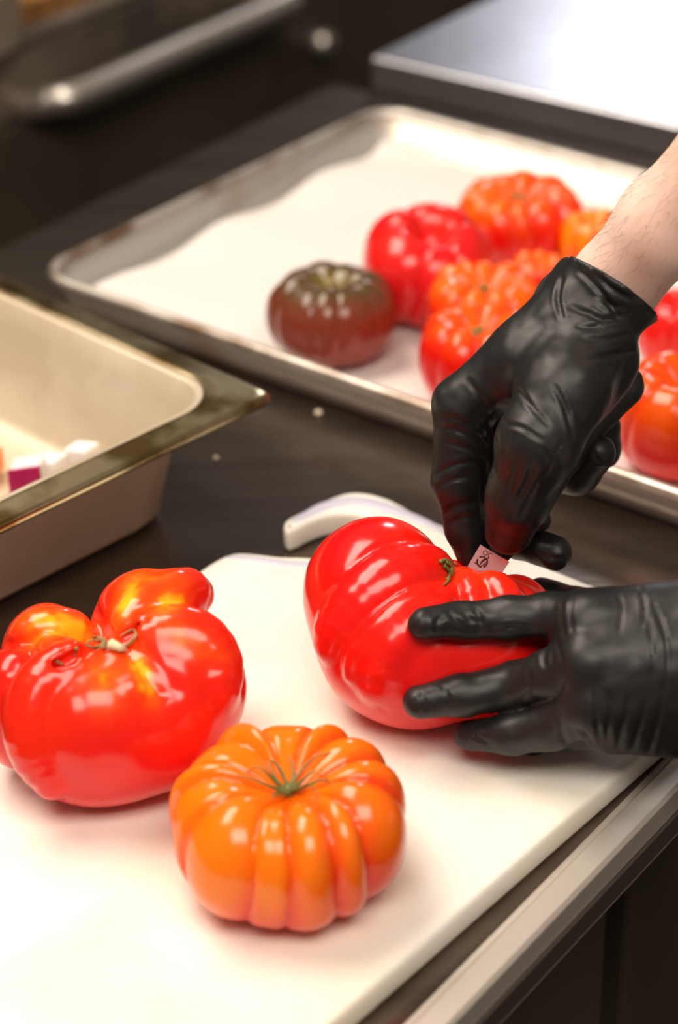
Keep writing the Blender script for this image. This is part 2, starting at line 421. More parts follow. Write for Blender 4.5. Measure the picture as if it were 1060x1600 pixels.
dice('red_onion_piece', hp_at(80, 728), (.012, .012, .014), -20, M['onion'], 'plain white onion dice just right of the magenta skinned one', 'onion', 'diced onion in the food pan')
dice('red_onion_piece', hp_at(128, 716), (.013, .012, .016), -25, M['onion'], 'pinkish white onion dice furthest right against the pan rim', 'onion', 'diced onion in the food pan')
KL = ['orange carrot dice on the pan floor, furthest back of the carrots', 'orange carrot dice on the pan floor, leftmost of the carrots', 'orange carrot dice close behind the near pan wall']
CL = ['pale green celery dice in front of the magenta skinned onion', 'pale green celery dice second from left along the near pan wall', 'pale green celery dice in the middle along the near pan wall', 'pale green celery dice nearest the right corner of the food pan', 'pale green celery dice furthest left along the near pan wall']
for k, (px, py) in enumerate([(-25, 720), (-40, 790), (15, 800)]):
    dice('carrot_piece', hp_at(px, py), (.016, .015, .012), 30 * k, M['carrot'], KL[k], 'carrot', 'diced carrot in the food pan')
for k, (px, py) in enumerate([(92, 782), (130, 765), (170, 748), (200, 735), (70, 800)]):
    dice('celery_piece', hp_at(px, py), (.018, .014, .011), 25 * k, M['celery'], CL[k], 'celery', 'diced celery in the food pan')

# ------------------------------------------------------------------ cutting board
BO = at(1020, 1195, .002); BF = frame(50.4, BO)
bz0, bz1 = .0004, .0125
def arc(cx, cy, r, a0, a1, n=8): return [(cx + r * math.cos(math.radians(a0 + (a1 - a0) * i / n)), cy + r * math.sin(math.radians(a0 + (a1 - a0) * i / n))) for i in range(n + 1)]
def bpx(px, py): return tuple(loc_in(50.4, BO, at(px, py, bz1)))
far = bpx(935, 918)[0]; lft = bpx(290, 905)[1]
hook = [bpx(*q) for q in [(690, 818), (650, 800), (615, 781), (580, 770), (548, 768), (520, 775), (492, 788), (462, 802), (447, 811), (443, 820), (450, 828), (464, 824), (482, 815), (505, 806), (532, 801), (560, 803), (600, 815), (640, 835)]]
hook = [(p[0], p[1]) for p in spline([(*p, 0) for p in hook], 3)]
inner = [bpx(*q) for q in [(610, 900), (560, 884), (520, 874), (480, 869), (440, 868), (405, 864), (372, 862), (348, 868), (325, 881)]]
inner = [(p[0], p[1]) for p in spline([(*p, 0) for p in inner], 3)]
out = arc(far - .012, .012, .012, -90, 0) + hook + inner + [(bpx(290, 905)[0], lft)] + arc(-.285, lft - .015, .015, 90, 180) + arc(-.285, .015, .015, 180, 270)
def offset_poly(P, d):
    P = np.array(P); n = len(P); o = []
    for i in range(n):
        a, b, c = P[i - 1], P[i], P[(i + 1) % n]
        t = (b - a) / (np.linalg.norm(b - a) + 1e-9) + (c - b) / (np.linalg.norm(c - b) + 1e-9); t /= np.linalg.norm(t) + 1e-9
        o.append(b + d * np.array([-t[1], t[0]]))
    return o
def bl(d, z): return [BF(x, y, z) for x, y in offset_poly(out, d)]
v, f = loft([bl(.0015, bz0), bl(.0004, bz0 + .0008), bl(0, bz0 + .002), bl(0, bz1 - .003), bl(.0004, bz1 - .0012), bl(.0015, bz1 - .0003), bl(.003, bz1)])
cb = empty('cutting_board', BF(-.1, .11, 0), 'white plastic cutting board with a hook cut handle on the counter', 'cutting board')
mesh('board', v, f, M['board'], cb, auto=50)
def ribbon(pts, wd, z0, z1):
    pts = spline(pts, 8); L = []; 
    n = len(pts); loops = []
    for i, p in enumerate(pts):
        t = np.array(pts[min(i + 1, n - 1)]) - np.array(pts[max(i - 1, 0)]); t /= np.linalg.norm(t); s = np.array([-t[1], t[0]])
        w_ = wd * max(.02, math.sin(math.pi * (i + .3) / (n - .4)) ** .5) / 2
        q0, q1 = p + s * w_, p - s * w_
        loops.append([BF(*q0, z0), BF(*q1, z0), BF(*(p - s * w_ * .9), z1), BF(*(p + s * w_ * .9), z1)])
    return loft(loops)
for rp_, wd_ in (([(456, 816), (480, 804), (510, 790), (548, 783), (590, 789), (630, 803), (668, 818), (700, 836)], .0085), ([(352, 871), (382, 872), (410, 876), (450, 881), (490, 882), (530, 886)], .0055)):
    v, f = ribbon([bpx(*q) for q in rp_], wd_, bz1 - .001, bz1 + .0002); tag(mesh('grip_inlay', v, f, M['lav'], cb), 'lavender tinted grip strip')

for px, py, r, lb in ((498, 646, .0021, 'pale food crumb on the counter in front of the baking sheet'), (338, 716, .0016, 'tiny pale crumb on the counter right of the steel food pan')):
    c = at(px, py, .001); v, f = nets(lambda P: ell(P, (0, 0, 0), (r * 1e3, r * 900, r * 700)) + .2 * vnoise(P, 1.2), (-4, -4, -4), (4, 4, 4), .5)
    tag(mesh('food_crumb', v / 1000 + c * [1, 1, 0] + [0, 0, r * .72], f, M['crumb'], loc=c), lb, 'crumb')

# ------------------------------------------------------------------ tomatoes
def lerp(a, b, t): return a + (b - a) * np.clip(t, 0, 1)[..., None]
def calyx(parent, c, nrm, n, length, seed, mt, stub=.006, spread=1.0, thick=.0009, paths=None, up=.35):
    rs = random.Random(seed); c = np.array(c, float); nrm = np.array(nrm, float); nrm /= np.linalg.norm(nrm)
    s = np.cross(nrm, [0, 1, .1]); s /= np.linalg.norm(s); t = np.cross(nrm, s)
    parts = [tube([c - nrm * .004, c, c + nrm * stub * .6, c + nrm * stub + s * .001], [.0026, .0028, .002, .0024], 8)]
    for k in range(n):
        a = 2 * math.pi * (k + rs.uniform(-.3, .3)) / n; d = math.cos(a) * s + math.sin(a) * t; e = np.cross(nrm, d)
        ln = length * rs.uniform(.7, 1.25); b = rs.uniform(-.5, .5); h = rs.uniform(.5, 1.4) * up
        P = spline([c + nrm * .0005, c + d * ln * .3 + nrm * ln * h * .5, c + (d * .65 + e * b * .3) * ln + nrm * ln * h, c + (d + e * b) * ln * spread + nrm * ln * h * rs.uniform(.4, 1.6)], 4)
        parts.append(tube(P, [thick * (1.3 - 1.05 * i / (len(P) - 1)) for i in range(len(P))], 6))
    v, f = merge(*parts)
    return mesh('calyx', v, f, mt, parent)

def ribbed(name, c, R, Hh, n, seed, colf, label, group=None, dip=(.42, .30), groove=.16, squash=1.0, rot=0., tilt=(0., 0.), widths=None, amps=None, cal=None, base=0., twist=.1, bottom=.3):
    """ribbed tomato; c = world ground point, R radius and Hh height in metres"""
    rs = random.Random(seed)
    W = widths or [rs.uniform(.65, 1.35) for _ in range(n)]; A = amps or [rs.uniform(.94, 1.05) for _ in range(n)]
    W = np.array(W) / sum(W) * 2 * math.pi; st = np.concatenate([[0], np.cumsum(W)]); A = np.array(A)
    nu, nv = 220, 90
    ph = np.linspace(0, 2 * math.pi, nu, endpoint=False)[:, None]; th = np.linspace(0.012, math.pi - .012, nv)[None, :]
    PH = (ph + twist * np.sin(th * 2 + seed) * np.sin(ph * 3 + seed)) % (2 * math.pi) + 0 * th
    li = np.clip(np.searchsorted(st, PH, side='right') - 1, 0, n - 1)
    s = ((PH - st[li]) / W[li]) * 2 - 1
    L = 1 - np.sqrt(np.clip(1 - .985 * s * s, 0, 1))                 # 0 at lobe crest, ~.88 at groove
    sm = .5 + .5 * np.cos(s * math.pi)                               # blend of lobe amplitude
    amp = 1 + (A[li] - 1) * sm
    wth = np.interp(th, [0, .25, .6, 1.6, 2.5, math.pi], [.2, .9, 1.0, .85, bottom, bottom * .5])
    k = (1 - groove * L * wth) * (1 + (amp - 1) * wth)
    r = R * np.sin(th) ** .82 * k
    z = (Hh / 2) * np.sign(np.cos(th)) * np.abs(np.cos(th)) ** .85 * (1 + (k - 1) * .9)
    rn = r / R
    z = z - dip[1] * Hh * np.exp(-(rn / dip[0]) ** 2) * (th < math.pi / 2) + .10 * Hh * np.exp(-(rn / .4) ** 2) * (th > math.pi / 2)
    X = r * np.cos(ph); Y = r * np.sin(ph) * squash
    P = np.stack([X, Y, z + 0 * X], -1).reshape(-1, 3)
    P *= (1 + .035 * vnoise(P, 26, seed))[:, None]
    g = (L * wth + 0 * r).reshape(-1); thf = (th + 0 * r).reshape(-1)
    Mx = (Matrix.Rotation(tilt[0], 3, 'X') @ Matrix.Rotation(tilt[1], 3, 'Y') @ Matrix.Rotation(rot, 3, 'Z'))
    P = P @ np.array(Mx).T
    zmin = np.sort(P[:, 2])[int(len(P) * .01)]; lift = -zmin
    P[:, 2] = np.maximum(P[:, 2] + lift, .0)
    cc = colf(P, g, thf, seed)
    f = []
    for i in range(nu):
        j = (i + 1) % nu
        f += [(i * nv + q, i * nv + q + 1, j * nv + q + 1, j * nv + q) for q in range(nv - 1)]
    f.append(tuple(i * nv for i in range(nu))); f.append(tuple(i * nv + nv - 1 for i in range(nu))[::-1])
    loc = np.array([c[0], c[1], base]); 
    root = empty(name, loc, label, 'tomato', group)
    mesh('fruit', P + loc, f, M['tomato'], root, loc=loc, col=cc)
    if cal:
        top = np.array(Mx @ Vector((0, 0, (Hh / 2) - dip[1] * Hh))) + [0, 0, lift] + loc
        nr = np.array(Mx @ Vector((0, 0, 1)))
        calyx(root, top, nr, **cal)
    return root
RED, ORA, YEL = np.array([.80, .008, .003]), np.array([1.0, .18, .003]), np.array([1.0, .40, .012])
def c_orange(P, g, th, seed):                        # orange shoulders going red towards the base; shade painted into the grooves
    n = vnoise(P, 45, seed); n2 = vnoise(P, 14, seed + 2)
    c = lerp(ORA * [1, .95, 1], YEL * [1, .72, .8], .35 + .6 * n2 - g * .9)
    t = np.clip((th - 1.25) / .8, 0, 1) * .85 + .35 * n + g * .9 + .9 * np.clip(P[:, 0] / .05, -.2, 1) * .55
    return lerp(c, np.array([.85, .03, .006]), t - .15)
def c_redorange(P, g, th, seed):
    n = vnoise(P, 50, seed); n2 = vnoise(P, 20, seed + 2)
    c = lerp(np.array([.84, .035, .008]), ORA, .55 * n2 + .55 - g * .6)
    return lerp(c, RED, (th - .75) / .8 + .5 * n)
def c_red(P, g, th, seed):
    n = vnoise(P, 40, seed)
    return lerp(np.array([.72, .012, .016]), np.array([.84, .02, .01]), .5 + .6 * n)
def c_purple(P, g, th, seed):
    n = vnoise(P, 35, seed)
    c = lerp(np.array([.10, .055, .022]), np.array([.26, .035, .018]), (th - .6) / .9 + .35 * n)
    return lerp(c, np.array([.20, .16, .03]), 1 - th / .35)
def on_tray(cx, cy, wpx, H, zb=.0042):
    p = at(cx, cy, zb + H / 2); d = np.linalg.norm(p - np.array([0, 0, H0]))
    return p, wpx * d / F / 2

TG = 'tomatoes on the baking sheet'
def tt(name, cx, cy, wpx, H, n, seed, colf, label, **kw):
    p, R = on_tray(cx, cy, wpx, H)
    kw.setdefault('base', .0042)
    return ribbed(name, p, R, H, n, seed, colf, label, TG, **kw)
gc = dict(n=6, length=.010, seed=1, mt=M['calyx'], stub=.005)
tt('purple_tomato', 519, 483, 202, .052, 9, 11, c_purple, 'dark purple brown tomato alone on the white paper', groove=.07, dip=(.34, .20), cal=dict(n=5, length=.006, seed=2, mt=M['dry'], stub=.004), amps=[1.04, .98, 1.03, 1.0, 1.05, .97, 1.02, .98, 1.0])
tt('pink_tomato', 668, 414, 208, .060, 5, 12, c_red, 'pinkish red two humped tomato behind the purple one', groove=.16, dip=(.30, .30), tilt=(.25, .1), widths=[1.3, .9, 1.1, .8, 1.2], rot=.5)
tt('ribbed_tomato', 812, 332, 203, .050, 13, 13, c_redorange, 'orange red ribbed tomato at the far side, topmost in view', cal=dict(gc, seed=3), groove=.13)
tt('orange_tomato', 930, 375, 112, .044, 8, 14, c_orange, 'small orange tomato partly hidden behind the forearm', groove=.10)
tt('small_tomato', 842, 440, 100, .042, 7, 15, c_redorange, 'small red tomato just above the glove cuff edge', groove=.10)
tt('ribbed_tomato', 757, 478, 192, .052, 11, 16, c_redorange, 'ribbed red tomato with green stem, behind the foremost one on the sheet', cal=dict(gc, seed=5, length=.013), groove=.14)
tt('ribbed_tomato', 750, 548, 196, .054, 9, 17, c_redorange, 'foremost ribbed red tomato on the sheet, next to the glove knuckle', cal=dict(gc, seed=6, length=.012), groove=.14)
tt('round_tomato', 1062, 508, 130, .046, 7, 18, c_red, 'plain red tomato at the right edge under the wrist', groove=.08)
tt('large_tomato', 1075, 636, 236, .062, 9, 19, c_redorange, 'large red tomato at the right edge beside the sheet rim', groove=.10)

# orange tomato on the board
ZB = bz1 + .0002
OT = at(451, 1270, ZB + .031)
c1 = ribbed('orange_tomato', OT, .0445, .060, 13, 24, c_orange, 'glossy orange heavily ribbed tomato at the front of the board', None, base=ZB, groove=.145,
       dip=(.42, .27), tilt=(.03, .02), rot=.35, cal=dict(n=11, length=.018, seed=9, mt=M['calyx'], stub=.003, spread=1.0, thick=.00075, up=.5),
       widths=[1.3, .75, 1.15, .8, 1.2, .7, 1.0, 1.35, .8, 1.1, .75, 1.25, .95])

def hit(fn, org, px, py):
    o = np.array([0, 0, H0]); d = RC.T @ np.array([(px - 530) / F, (py - 800) / F, 1.0])
    t = .75
    for _ in range(120):
        s = float(fn(((o + d * t - org) * 1000)[None])[0])
        if s < .15: break
        t += s * .0007
        if t > 1.3: return None
    return t * 1000
# smooth-lobed tomatoes as distance fields (mm, origin on the board)
def sdf_tomato(name, org, lobes, k, axis_o, axis_d, nrib, ribamp, colf, label, lo, hi, step, seed, grooves=(), patches=(), ridges=()):
    ax = np.array(axis_d, float); ax /= np.linalg.norm(ax); s = np.cross(ax, [0, 1, .13]); s /= np.linalg.norm(s); t = np.cross(ax, s); ao = np.array(axis_o, float)
    def fn0(P):
        d = None
        for L in lobes:
            e = ell(P, L[0], L[1]); d = e if d is None else smin(d, e, L[2] if len(L) > 2 else k)
        return d
    def fn(P):
        P = P.astype(float); d = None
        for L in lobes:
            e = ell(P, L[0], L[1]); d = e if d is None else smin(d, e, L[2] if len(L) > 2 else k)
        q = P - ao; a = q @ s; b = q @ t; rad = np.sqrt(a * a + b * b); ph = np.arctan2(b, a) + .25 * vnoise(P, .035, seed)
        wv = np.abs(np.sin(ph * nrib / 2 + .8 * np.sin(ph * 2 + seed)))
        d = d - ribamp * (np.sqrt(wv) - .6) * np.clip((rad - 4) / 14, 0, 1) * (.4 + .6 * vnoise(P, .045, seed + 3))
        d = d + .5 * vnoise(P, .05, seed + 5)
        for pts_, rr0, kk in rpts:
            n_ = len(pts_) - 1; e = None
            for i in range(n_):
                ra, rb = rr0 * (.45 + .55 * math.sin(math.pi * (i + .0) / n_) ** .5), rr0 * (.45 + .55 * abs(math.sin(math.pi * (i + 1) / n_)) ** .5)
                q_ = cone(P, pts_[i], pts_[i + 1], ra, rb); e = q_ if e is None else np.minimum(e, q_)
            d = smin(d, e, kk)
        for pts_, dep, wd in gpts:
            e = None
            for i in range(len(pts_) - 1):
                q_ = cone(P, pts_[i], pts_[i + 1], 0, 0); e = q_ if e is None else np.minimum(e, q_)
            w1 = max(wd, .8 * dep); d = d + .55 * dep * (.9 * np.exp(-(e / w1) ** 2) + .7 * np.exp(-e / w1))
            if dep > 2.4: d = -smin(-d, e - dep * .55, 1.6)
        return np.maximum(d, .2 - P[..., 2])
    gpts = []; rpts = []
    for pts_, rr0, up, kk in ridges:                 # rolled folds: half sunk ropes of flesh
        g_ = []
        sp_ = spline([(a_, b_) for a_, b_ in pts_], 3); n_ = len(sp_) - 1
        for i, (px, py) in enumerate(sp_):
            h = hit(fn0, org, px, py)
            if h is None: continue
            rl = rr0 * (.45 + .55 * abs(math.sin(math.pi * i / n_)) ** .5)
            g_.append((cp(px, py, h + rl - up * abs(math.sin(math.pi * i / n_)) ** .7) - org) * 1000)
        if len(g_) > 1: rpts.append((g_, rr0, kk))
    for pts_, dep, wd in grooves:
        g_ = []; last = None
        for (px, py) in spline([(a_, b_) for a_, b_ in pts_], 3):
            h = hit(fn0, org, px, py)
            if h is None: continue
            last = h; g_.append((cp(px, py, h + .5) - org) * 1000)
        if len(g_) > 1: gpts.append((g_, dep, wd))
    V, Fq = nets(fn, lo, hi, step); V = relax(V, Fq, 2, .4)
    cc = colf(V)
    for px, py, rx, ry, ang, st in patches:
        h = hit(fn0, org, px, py); c0 = (cp(px, py, h) - org) * 1000; qx, qy, _ = 0, 0, 0
        ca, sa = math.cos(math.radians(ang)), math.sin(math.radians(ang)); q = V - c0
        u = q @ RC[0]; w_ = -(q @ RC[1]); z_ = q @ RC[2]; a1 = u * ca + w_ * sa; b1 = -u * sa + w_ * ca
        m_ = np.exp(-(a1 / rx) ** 2 - (b1 / ry) ** 2 - (z_ / 14) ** 2) * st * (1 + .5 * vnoise(V, .35, px))
        cc = lerp(cc, np.array([.95, .13, .004]), m_ * 2.2); cc = lerp(cc, np.array([1.0, .46, .012]), (m_ - .35) * 2.2)
    org = np.array(org)
    root = empty(name, org, label, 'tomato')
    mesh('fruit', V / 1000 + org, Fq, M['tomato'], root, loc=org, col=cc)
    return root, fn
LO = at(175, 1199, ZB)
def blob(P, c, r): return np.exp(-(((P - np.array(c)) / np.array(r)) ** 2).sum(-1))
def c_left(P):
    n = vnoise(P, .05, 3); n2 = vnoise(P, .12, 4)
    c = lerp(np.array([.80, .010, .008]), np.array([.88, .022, .004]), .5 + .6 * n + (P[:, 2] - 45) / 50)
    return c
lt, fl = sdf_tomato('lobed_tomato', LO, [((15, 30, 42), (24, 21, 30)), ((-24, 16, 39), (19, 20, 26)), ((-37, -2, 31), (13, 18, 26)), ((-4, -17, 33), (33, 29, 33)), ((24, 2, 36), (31, 31, 33), 8), ((14, -11, 28), (31, 29, 27), 8), ((0, 5, 28), (24, 24, 24), 4)],
    2.0, (0, 4, 50), (0, 0, 1), 9, .8, c_left, 'large red lobed tomato with yellow patches at the left edge of the board', (-60, -60, -2), (66, 66, 86), 1.1, 31,
    grooves=[([(172, 1004), (158, 985), (147, 962), (140, 945)], 4.5, 2.6), ([(160, 1008), (120, 1012), (70, 1005), (20, 1008)], 2.2, 2.6), ([(145, 1014), (110, 1032), (68, 1056), (43, 1090), (36, 1130), (40, 1180), (60, 1214)], 4.5, 2.2),
             ([(185, 1005), (215, 985), (260, 968), (318, 962)], 4, 2.6), ([(188, 1012), (212, 1035), (232, 1062), (250, 1085)], 2.6, 3.2), ([(198, 1008), (240, 1035), (275, 1078)], 1.6, 3.0),
             ([(120, 1075), (135, 1120), (140, 1160)], .8, 4), ([(345, 985), (375, 1030), (380, 1080)], 1.2, 3), ([(180, 1012), (196, 1050)], 1.4, 3), ([(90, 1045), (75, 1100), (85, 1180), (130, 1230)], .8, 5), ([(340, 975), (368, 1010), (380, 1070)], 1.5, 2.5), ([(270, 975), (310, 1000), (330, 1040)], 1.2, 4)],
    ridges=[([(150, 1028), (100, 1048), (64, 1085), (55, 1130), (62, 1180), (90, 1225)], 13, 4.0, 2.0), ([(205, 1008), (252, 996), (296, 1002), (330, 1038), (336, 1090)], 14, 2.6, 3.0), ([(168, 1024), (190, 1045), (208, 1085)], 9, 2.2, 3.0), ([(148, 1000), (110, 985), (60, 985), (32, 1003)], 9, 2.0, 2.5), ([(192, 990), (235, 950), (290, 925), (316, 945)], 11, 2.4, 3.0), ([(120, 1018), (70, 1022), (25, 1045), (12, 1090)], 8, 2.2, 2.0)],
    patches=[(200, 945, 4.5, 11, -15, 1.1), (262, 948, 7, 5, 35, 1.1), (100, 985, 14, 6, -15, 1.1), (62, 1000, 6, 4, 0, .5), (222, 1052, 3.5, 10, 20, .9), (165, 1060, 8, 12, 0, .35), (290, 1000, 14, 5, -25, .35), (240, 905, 12, 5, 0, .3)])
CT = at(670, 1080, ZB)
def c_cen(P):
    n = vnoise(P, .05, 8)
    c = lerp(np.array([.78, .008, .008]), np.array([.86, .012, .004]), .45 + .7 * n)
    o = blob(P, (20, -2, 56), (14, 14, 9)) * .6 + blob(P, (-4, -10, 52), (8, 8, 8)) * .6
    c = lerp(c, np.array([.90, .10, .01]), o)
    return lerp(c, np.array([.80, .05, .05]), np.clip((14 - P[:, 2]) / 14, 0, 1) * .6)  # pinkish reflection of the board painted into the lowest part
cen_lobes = [((-21, 10, 42), (30.5, 34, 32)), ((-18, -11, 30.5), (28, 26.5, 28), 10), ((-6, -20, 30), (33, 27, 29.5), 7), ((24, -13, 30), (32, 28, 29), 8), ((20, -2, 40), (15, 17, 17)), ((36, 2, 32), (17, 20, 20)), ((10, 18, 36), (11, 12, 16)), ((-3, -9, 47), (7, 8, 9)), ((8, -3, 30), (20, 20, 22))]
ctm, fc = sdf_tomato('kidney_tomato', CT, cen_lobes, 3.0, (10, 6, 48), (.45, .15, .9), 9, .1, c_cen,
    'big bright red folded tomato held by a glove while the knife cores it', (-60, -56, -2), (66, 54, 86), .95, 42,
    ridges=[([(676, 897), (655, 900), (622, 910), (585, 935), (548, 975), (528, 1010)], 16, 5.0, 2.0), ([(690, 928), (660, 938), (625, 962), (590, 992), (562, 1024), (556, 1060)], 7.5, 3.6, 1.5), ([(680, 960), (640, 985), (608, 1020), (596, 1075)], 15, 3.6, 2.0), ([(700, 918), (694, 938), (680, 955)], 5.5, 3.2, 1.2),
            ([(722, 905), (735, 925), (745, 960)], 8, 2.6, 1.5), ([(760, 912), (785, 930), (800, 960)], 8, 2.4, 1.5)],
    grooves=[([(702, 910), (672, 920), (640, 928), (605, 950), (575, 980), (550, 1018)], 1.0, 2.0),
             ([(690, 862), (650, 845), (600, 853), (560, 880), (540, 910)], 1.1, 2.0), ([(690, 880), (645, 868), (600, 880), (565, 910)], 1.0, 2.0), ([(640, 900), (600, 915), (570, 945)], .9, 2.5),
             ([(725, 895), (745, 915), (760, 950)], 1.4, 2.4), ([(710, 905), (722, 925), (735, 960)], 1.0, 2.4), ([(582, 1030), (584, 1075), (600, 1110)], .9, 1.5)])
# dried calyx remains
def curl(parent, pts, r, mt, name='sepal'):
    P = spline([cp(*p) for p in pts], 5); v, f = tube(P, [r * (1.2 - .7 * i / (len(P) - 1)) for i in range(len(P))], 6)
    return mesh(name, v, f, mt, parent)
def path_on(fn, org, pts, lift):
    out_ = []; last = None
    for i, (px, py) in enumerate(pts):
        h = hit(fn, org, px, py); h = last if h is None or (last and abs(h - last) > 16) else h
        last = h; out_.append((px, py, h - (lift[i] if hasattr(lift, '__len__') else lift)))
    return out_
for pts, mtl, r in [([(163, 1001), (150, 996), (135, 1004), (132, 1014), (136, 1018)], 'dry', .0007), ([(160, 1008), (146, 1012), (137, 1008), (140, 1001), (158, 1000)], 'dry', .0006),
                 ([(196, 1010), (206, 1003), (212, 994), (210, 985), (203, 985), (188, 994)], 'dry', .0007), ([(162, 999), (155, 995), (146, 994)], 'dry', .0006),
                 ([(158, 1010), (152, 1016)], 'dry', .0005), ([(120, 1013), (118, 1020), (117, 1026)], 'dry', .0007), ([(88, 1033), (94, 1036), (100, 1037)], 'dry', .0007), ([(160, 1012), (163, 1002), (161, 996)], 'dry', .0013), ([(164, 1005), (172, 1004), (180, 1007)], 'dry', .0009)]:
    curl(lt, path_on(fl, LO, pts, 2.0), r, M[mtl])
s0 = curl(lt, path_on(fl, LO, [(173, 1007), (182, 1010), (190, 1013), (197, 1017)], 3.0), .0020, M['pale'], 'stem_scar')
tag(s0, 'pale dry stem scar')
for pts in [[(688, 878), (697, 875), (705, 879), (708, 888)], [(697, 878), (705, 883), (709, 892), (704, 900)], [(707, 888), (703, 898), (700, 908), (694, 914)], [(694, 884), (700, 889), (704, 897), (698, 905)], [(713, 880), (706, 886), (701, 897)]]:
    curl(ctm, path_on(fc, CT, pts, 1.5), .0008, M['calyx'])

# ------------------------------------------------------------------ knife
kn = empty('paring_knife', cp(760, 895, 952), 'small paring knife with pale steel blade stuck in the held tomato', 'knife')
bd = [(751, 851, 938), (796, 878, 938), (762, 928, 957), (745, 945, 962), (722, 900, 954)]
fr_, bk_ = [cp(*p) for p in bd], [cp(p[0], p[1], p[2] + .9) for p in bd]
v, f = loft([bk_, fr_]); mesh('blade', v, f, M['blade'], kn, smooth=False)
ed = [(787, 872, 937.6), (796.5, 878, 937.8), (763, 928, 956.6), (758, 920, 955)]
v, f = loft([[cp(p[0], p[1], p[2] + 1.4) for p in ed], [cp(*p) for p in ed]]); mesh('blade_edge', v, f, M['edge'], kn, smooth=False)
def pdist(px, py):   # distance of the blade plane
    A_, B_, C_ = (cp(*bd[i]) for i in (0, 1, 4)); n_ = np.cross(B_ - A_, C_ - A_); o = np.array([0, 0, H0]); d = RC.T @ np.array([(px - 530) / F, (py - 800) / F, 1.0])
    return ((A_ - o) @ n_) / (d @ n_) * 1000
def decal(pts, wd):
    P = [np.array(p, float) for p in pts]; n = len(P); Lp = []
    for i in range(n):
        t = P[min(i + 1, n - 1)] - P[max(i - 1, 0)]; t /= np.linalg.norm(t); s = np.array([-t[1], t[0]]) * (wd[i] if hasattr(wd, '__len__') else wd) / 2
        a_, b_ = P[i] + s, P[i] - s
        Lp.append([cp(*a_, pdist(*a_) + .05), cp(*b_, pdist(*b_) + .05), cp(*b_, pdist(*b_) - .08), cp(*a_, pdist(*a_) - .08)])
    return loft(Lp)
def arcp(cx, cy, r, a0, a1, n=14): return [(cx + r * math.cos(math.radians(a0 + (a1 - a0) * i / n)), cy + r * math.sin(math.radians(a0 + (a1 - a0) * i / n))) for i in range(n + 1)]
v, f = merge(decal(arcp(754, 878, 8.0, 95, 215), 2.6), decal(arcp(754, 878, 8.0, 235, 310), 2.4), decal(arcp(754, 878, 8.0, -30, 80), 2.4), decal([(741, 879), (746, 881)], 1.6),
             decal([(750, 884), (753, 878), (758, 874), (765, 872)], [.6, 3.2, 3.6, .5]), decal([(752, 885), (757, 882), (762, 876)], [.4, 2.4, .4]))
mesh('emblem', v, f, M['print'], kn, smooth=False)
v, f = merge(decal(arcp(759, 864, 3.6, 0, 360), 1.1), decal([(763.2, 870.4), (764.6, 871.4)], 1.3), decal(arcp(767, 868, 3.4, 120, 330), 1.1))
mesh('lettering', v, f, M['print'], kn, smooth=False)
# handle (mm, camera-relative field)
def mm(px, py, d): return cp(px, py, d) * 1000
hd = [mm(782, 862, 948), mm(822, 815, 952), mm(885, 715, 958), mm(945, 645, 962), mm(978, 608, 962)]
def hfn(P):
    P = P.astype(float); rr = [5, 6.2, 6.4, 6.2, 7.4]; d = None
    for i in range(4):
        e = cone(P, hd[i], hd[i + 1], rr[i], rr[i + 1]); d = e if d is None else smin(d, e, 2)
    d = smin(d, cone(P, hd[4], mm(989, 592, 962), 4.6, 4.2), 2.5)
    d = smin(d, cone(P, hd[4], mm(996, 605, 962), 4.2, 2.6), 2.0)
    d = smin(d, cone(P, hd[1], mm(846, 813, 944), 4.0, 4.3), 1.5)
    return d
allh = np.array(hd); lo = allh.min(0) - 12; hi = allh.max(0) + 14
v, f = nets(hfn, lo, hi, 1.0); mesh('handle', v / 1000, f, M['handle'], kn)

# ------------------------------------------------------------------ person: arms and gloves
def chain(P, pts, k=3.0):
    d = None
    q = [(mm(p[0], p[1], p[2]), p[3] * p[2] / F) for p in pts]
    for i in range(len(q) - 1):
        e = cone(P, q[i][0], q[i + 1][0], q[i][1], q[i + 1][1]); d = e if d is None else smin(d, e, k)
    return d
def creases(V, N, lst):
    px, py, _ = proj(V / 1000); vd = (np.array([0, 0, H0]) * 1000 - V); vd /= np.linalg.norm(vd, axis=1, keepdims=True)
    face = np.clip((N * vd).sum(1) * 2.5, 0, 1); D = np.zeros(len(V))
    for pts, dep, wd in lst:
        P = np.array(spline([(a, b, 0) for a, b in pts], 5))[:, :2]; best = np.full(len(V), 1e9); tb = np.zeros(len(V))
        X = np.stack([px, py], -1); nseg = len(P) - 1
        for i in range(nseg):
            a, b = P[i], P[i + 1]; ba = b - a; t = np.clip(((X - a) @ ba) / (ba @ ba + 1e-9), 0, 1); dd = np.linalg.norm(X - a - t[:, None] * ba, axis=1)
            m = dd < best; best = np.where(m, dd, best); tb = np.where(m, (i + t) / nseg, tb)
        tp = np.sin(np.clip(tb, .0, 1) * math.pi) ** .6
        x = best / wd
        D += -dep * tp * (np.exp(-x * x) - .45 * np.exp(-((x - 1.7) / .8) ** 2)) * face
    return V + N * D[:, None]

arm_r = [(905, 505, 940, 62), (962, 442, 927, 68), (1040, 350, 905, 76), (1150, 243, 880, 86), (1420, -120, 820, 150)]
arm_l = [(1050, 1040, 905, 95), (1130, 1045, 900, 92), (1300, 1075, 880, 110), (1750, 1150, 820, 165)]
def armfn(P, A, second=None):
    P = P.astype(float); d = chain(P, A, 6)
    return d
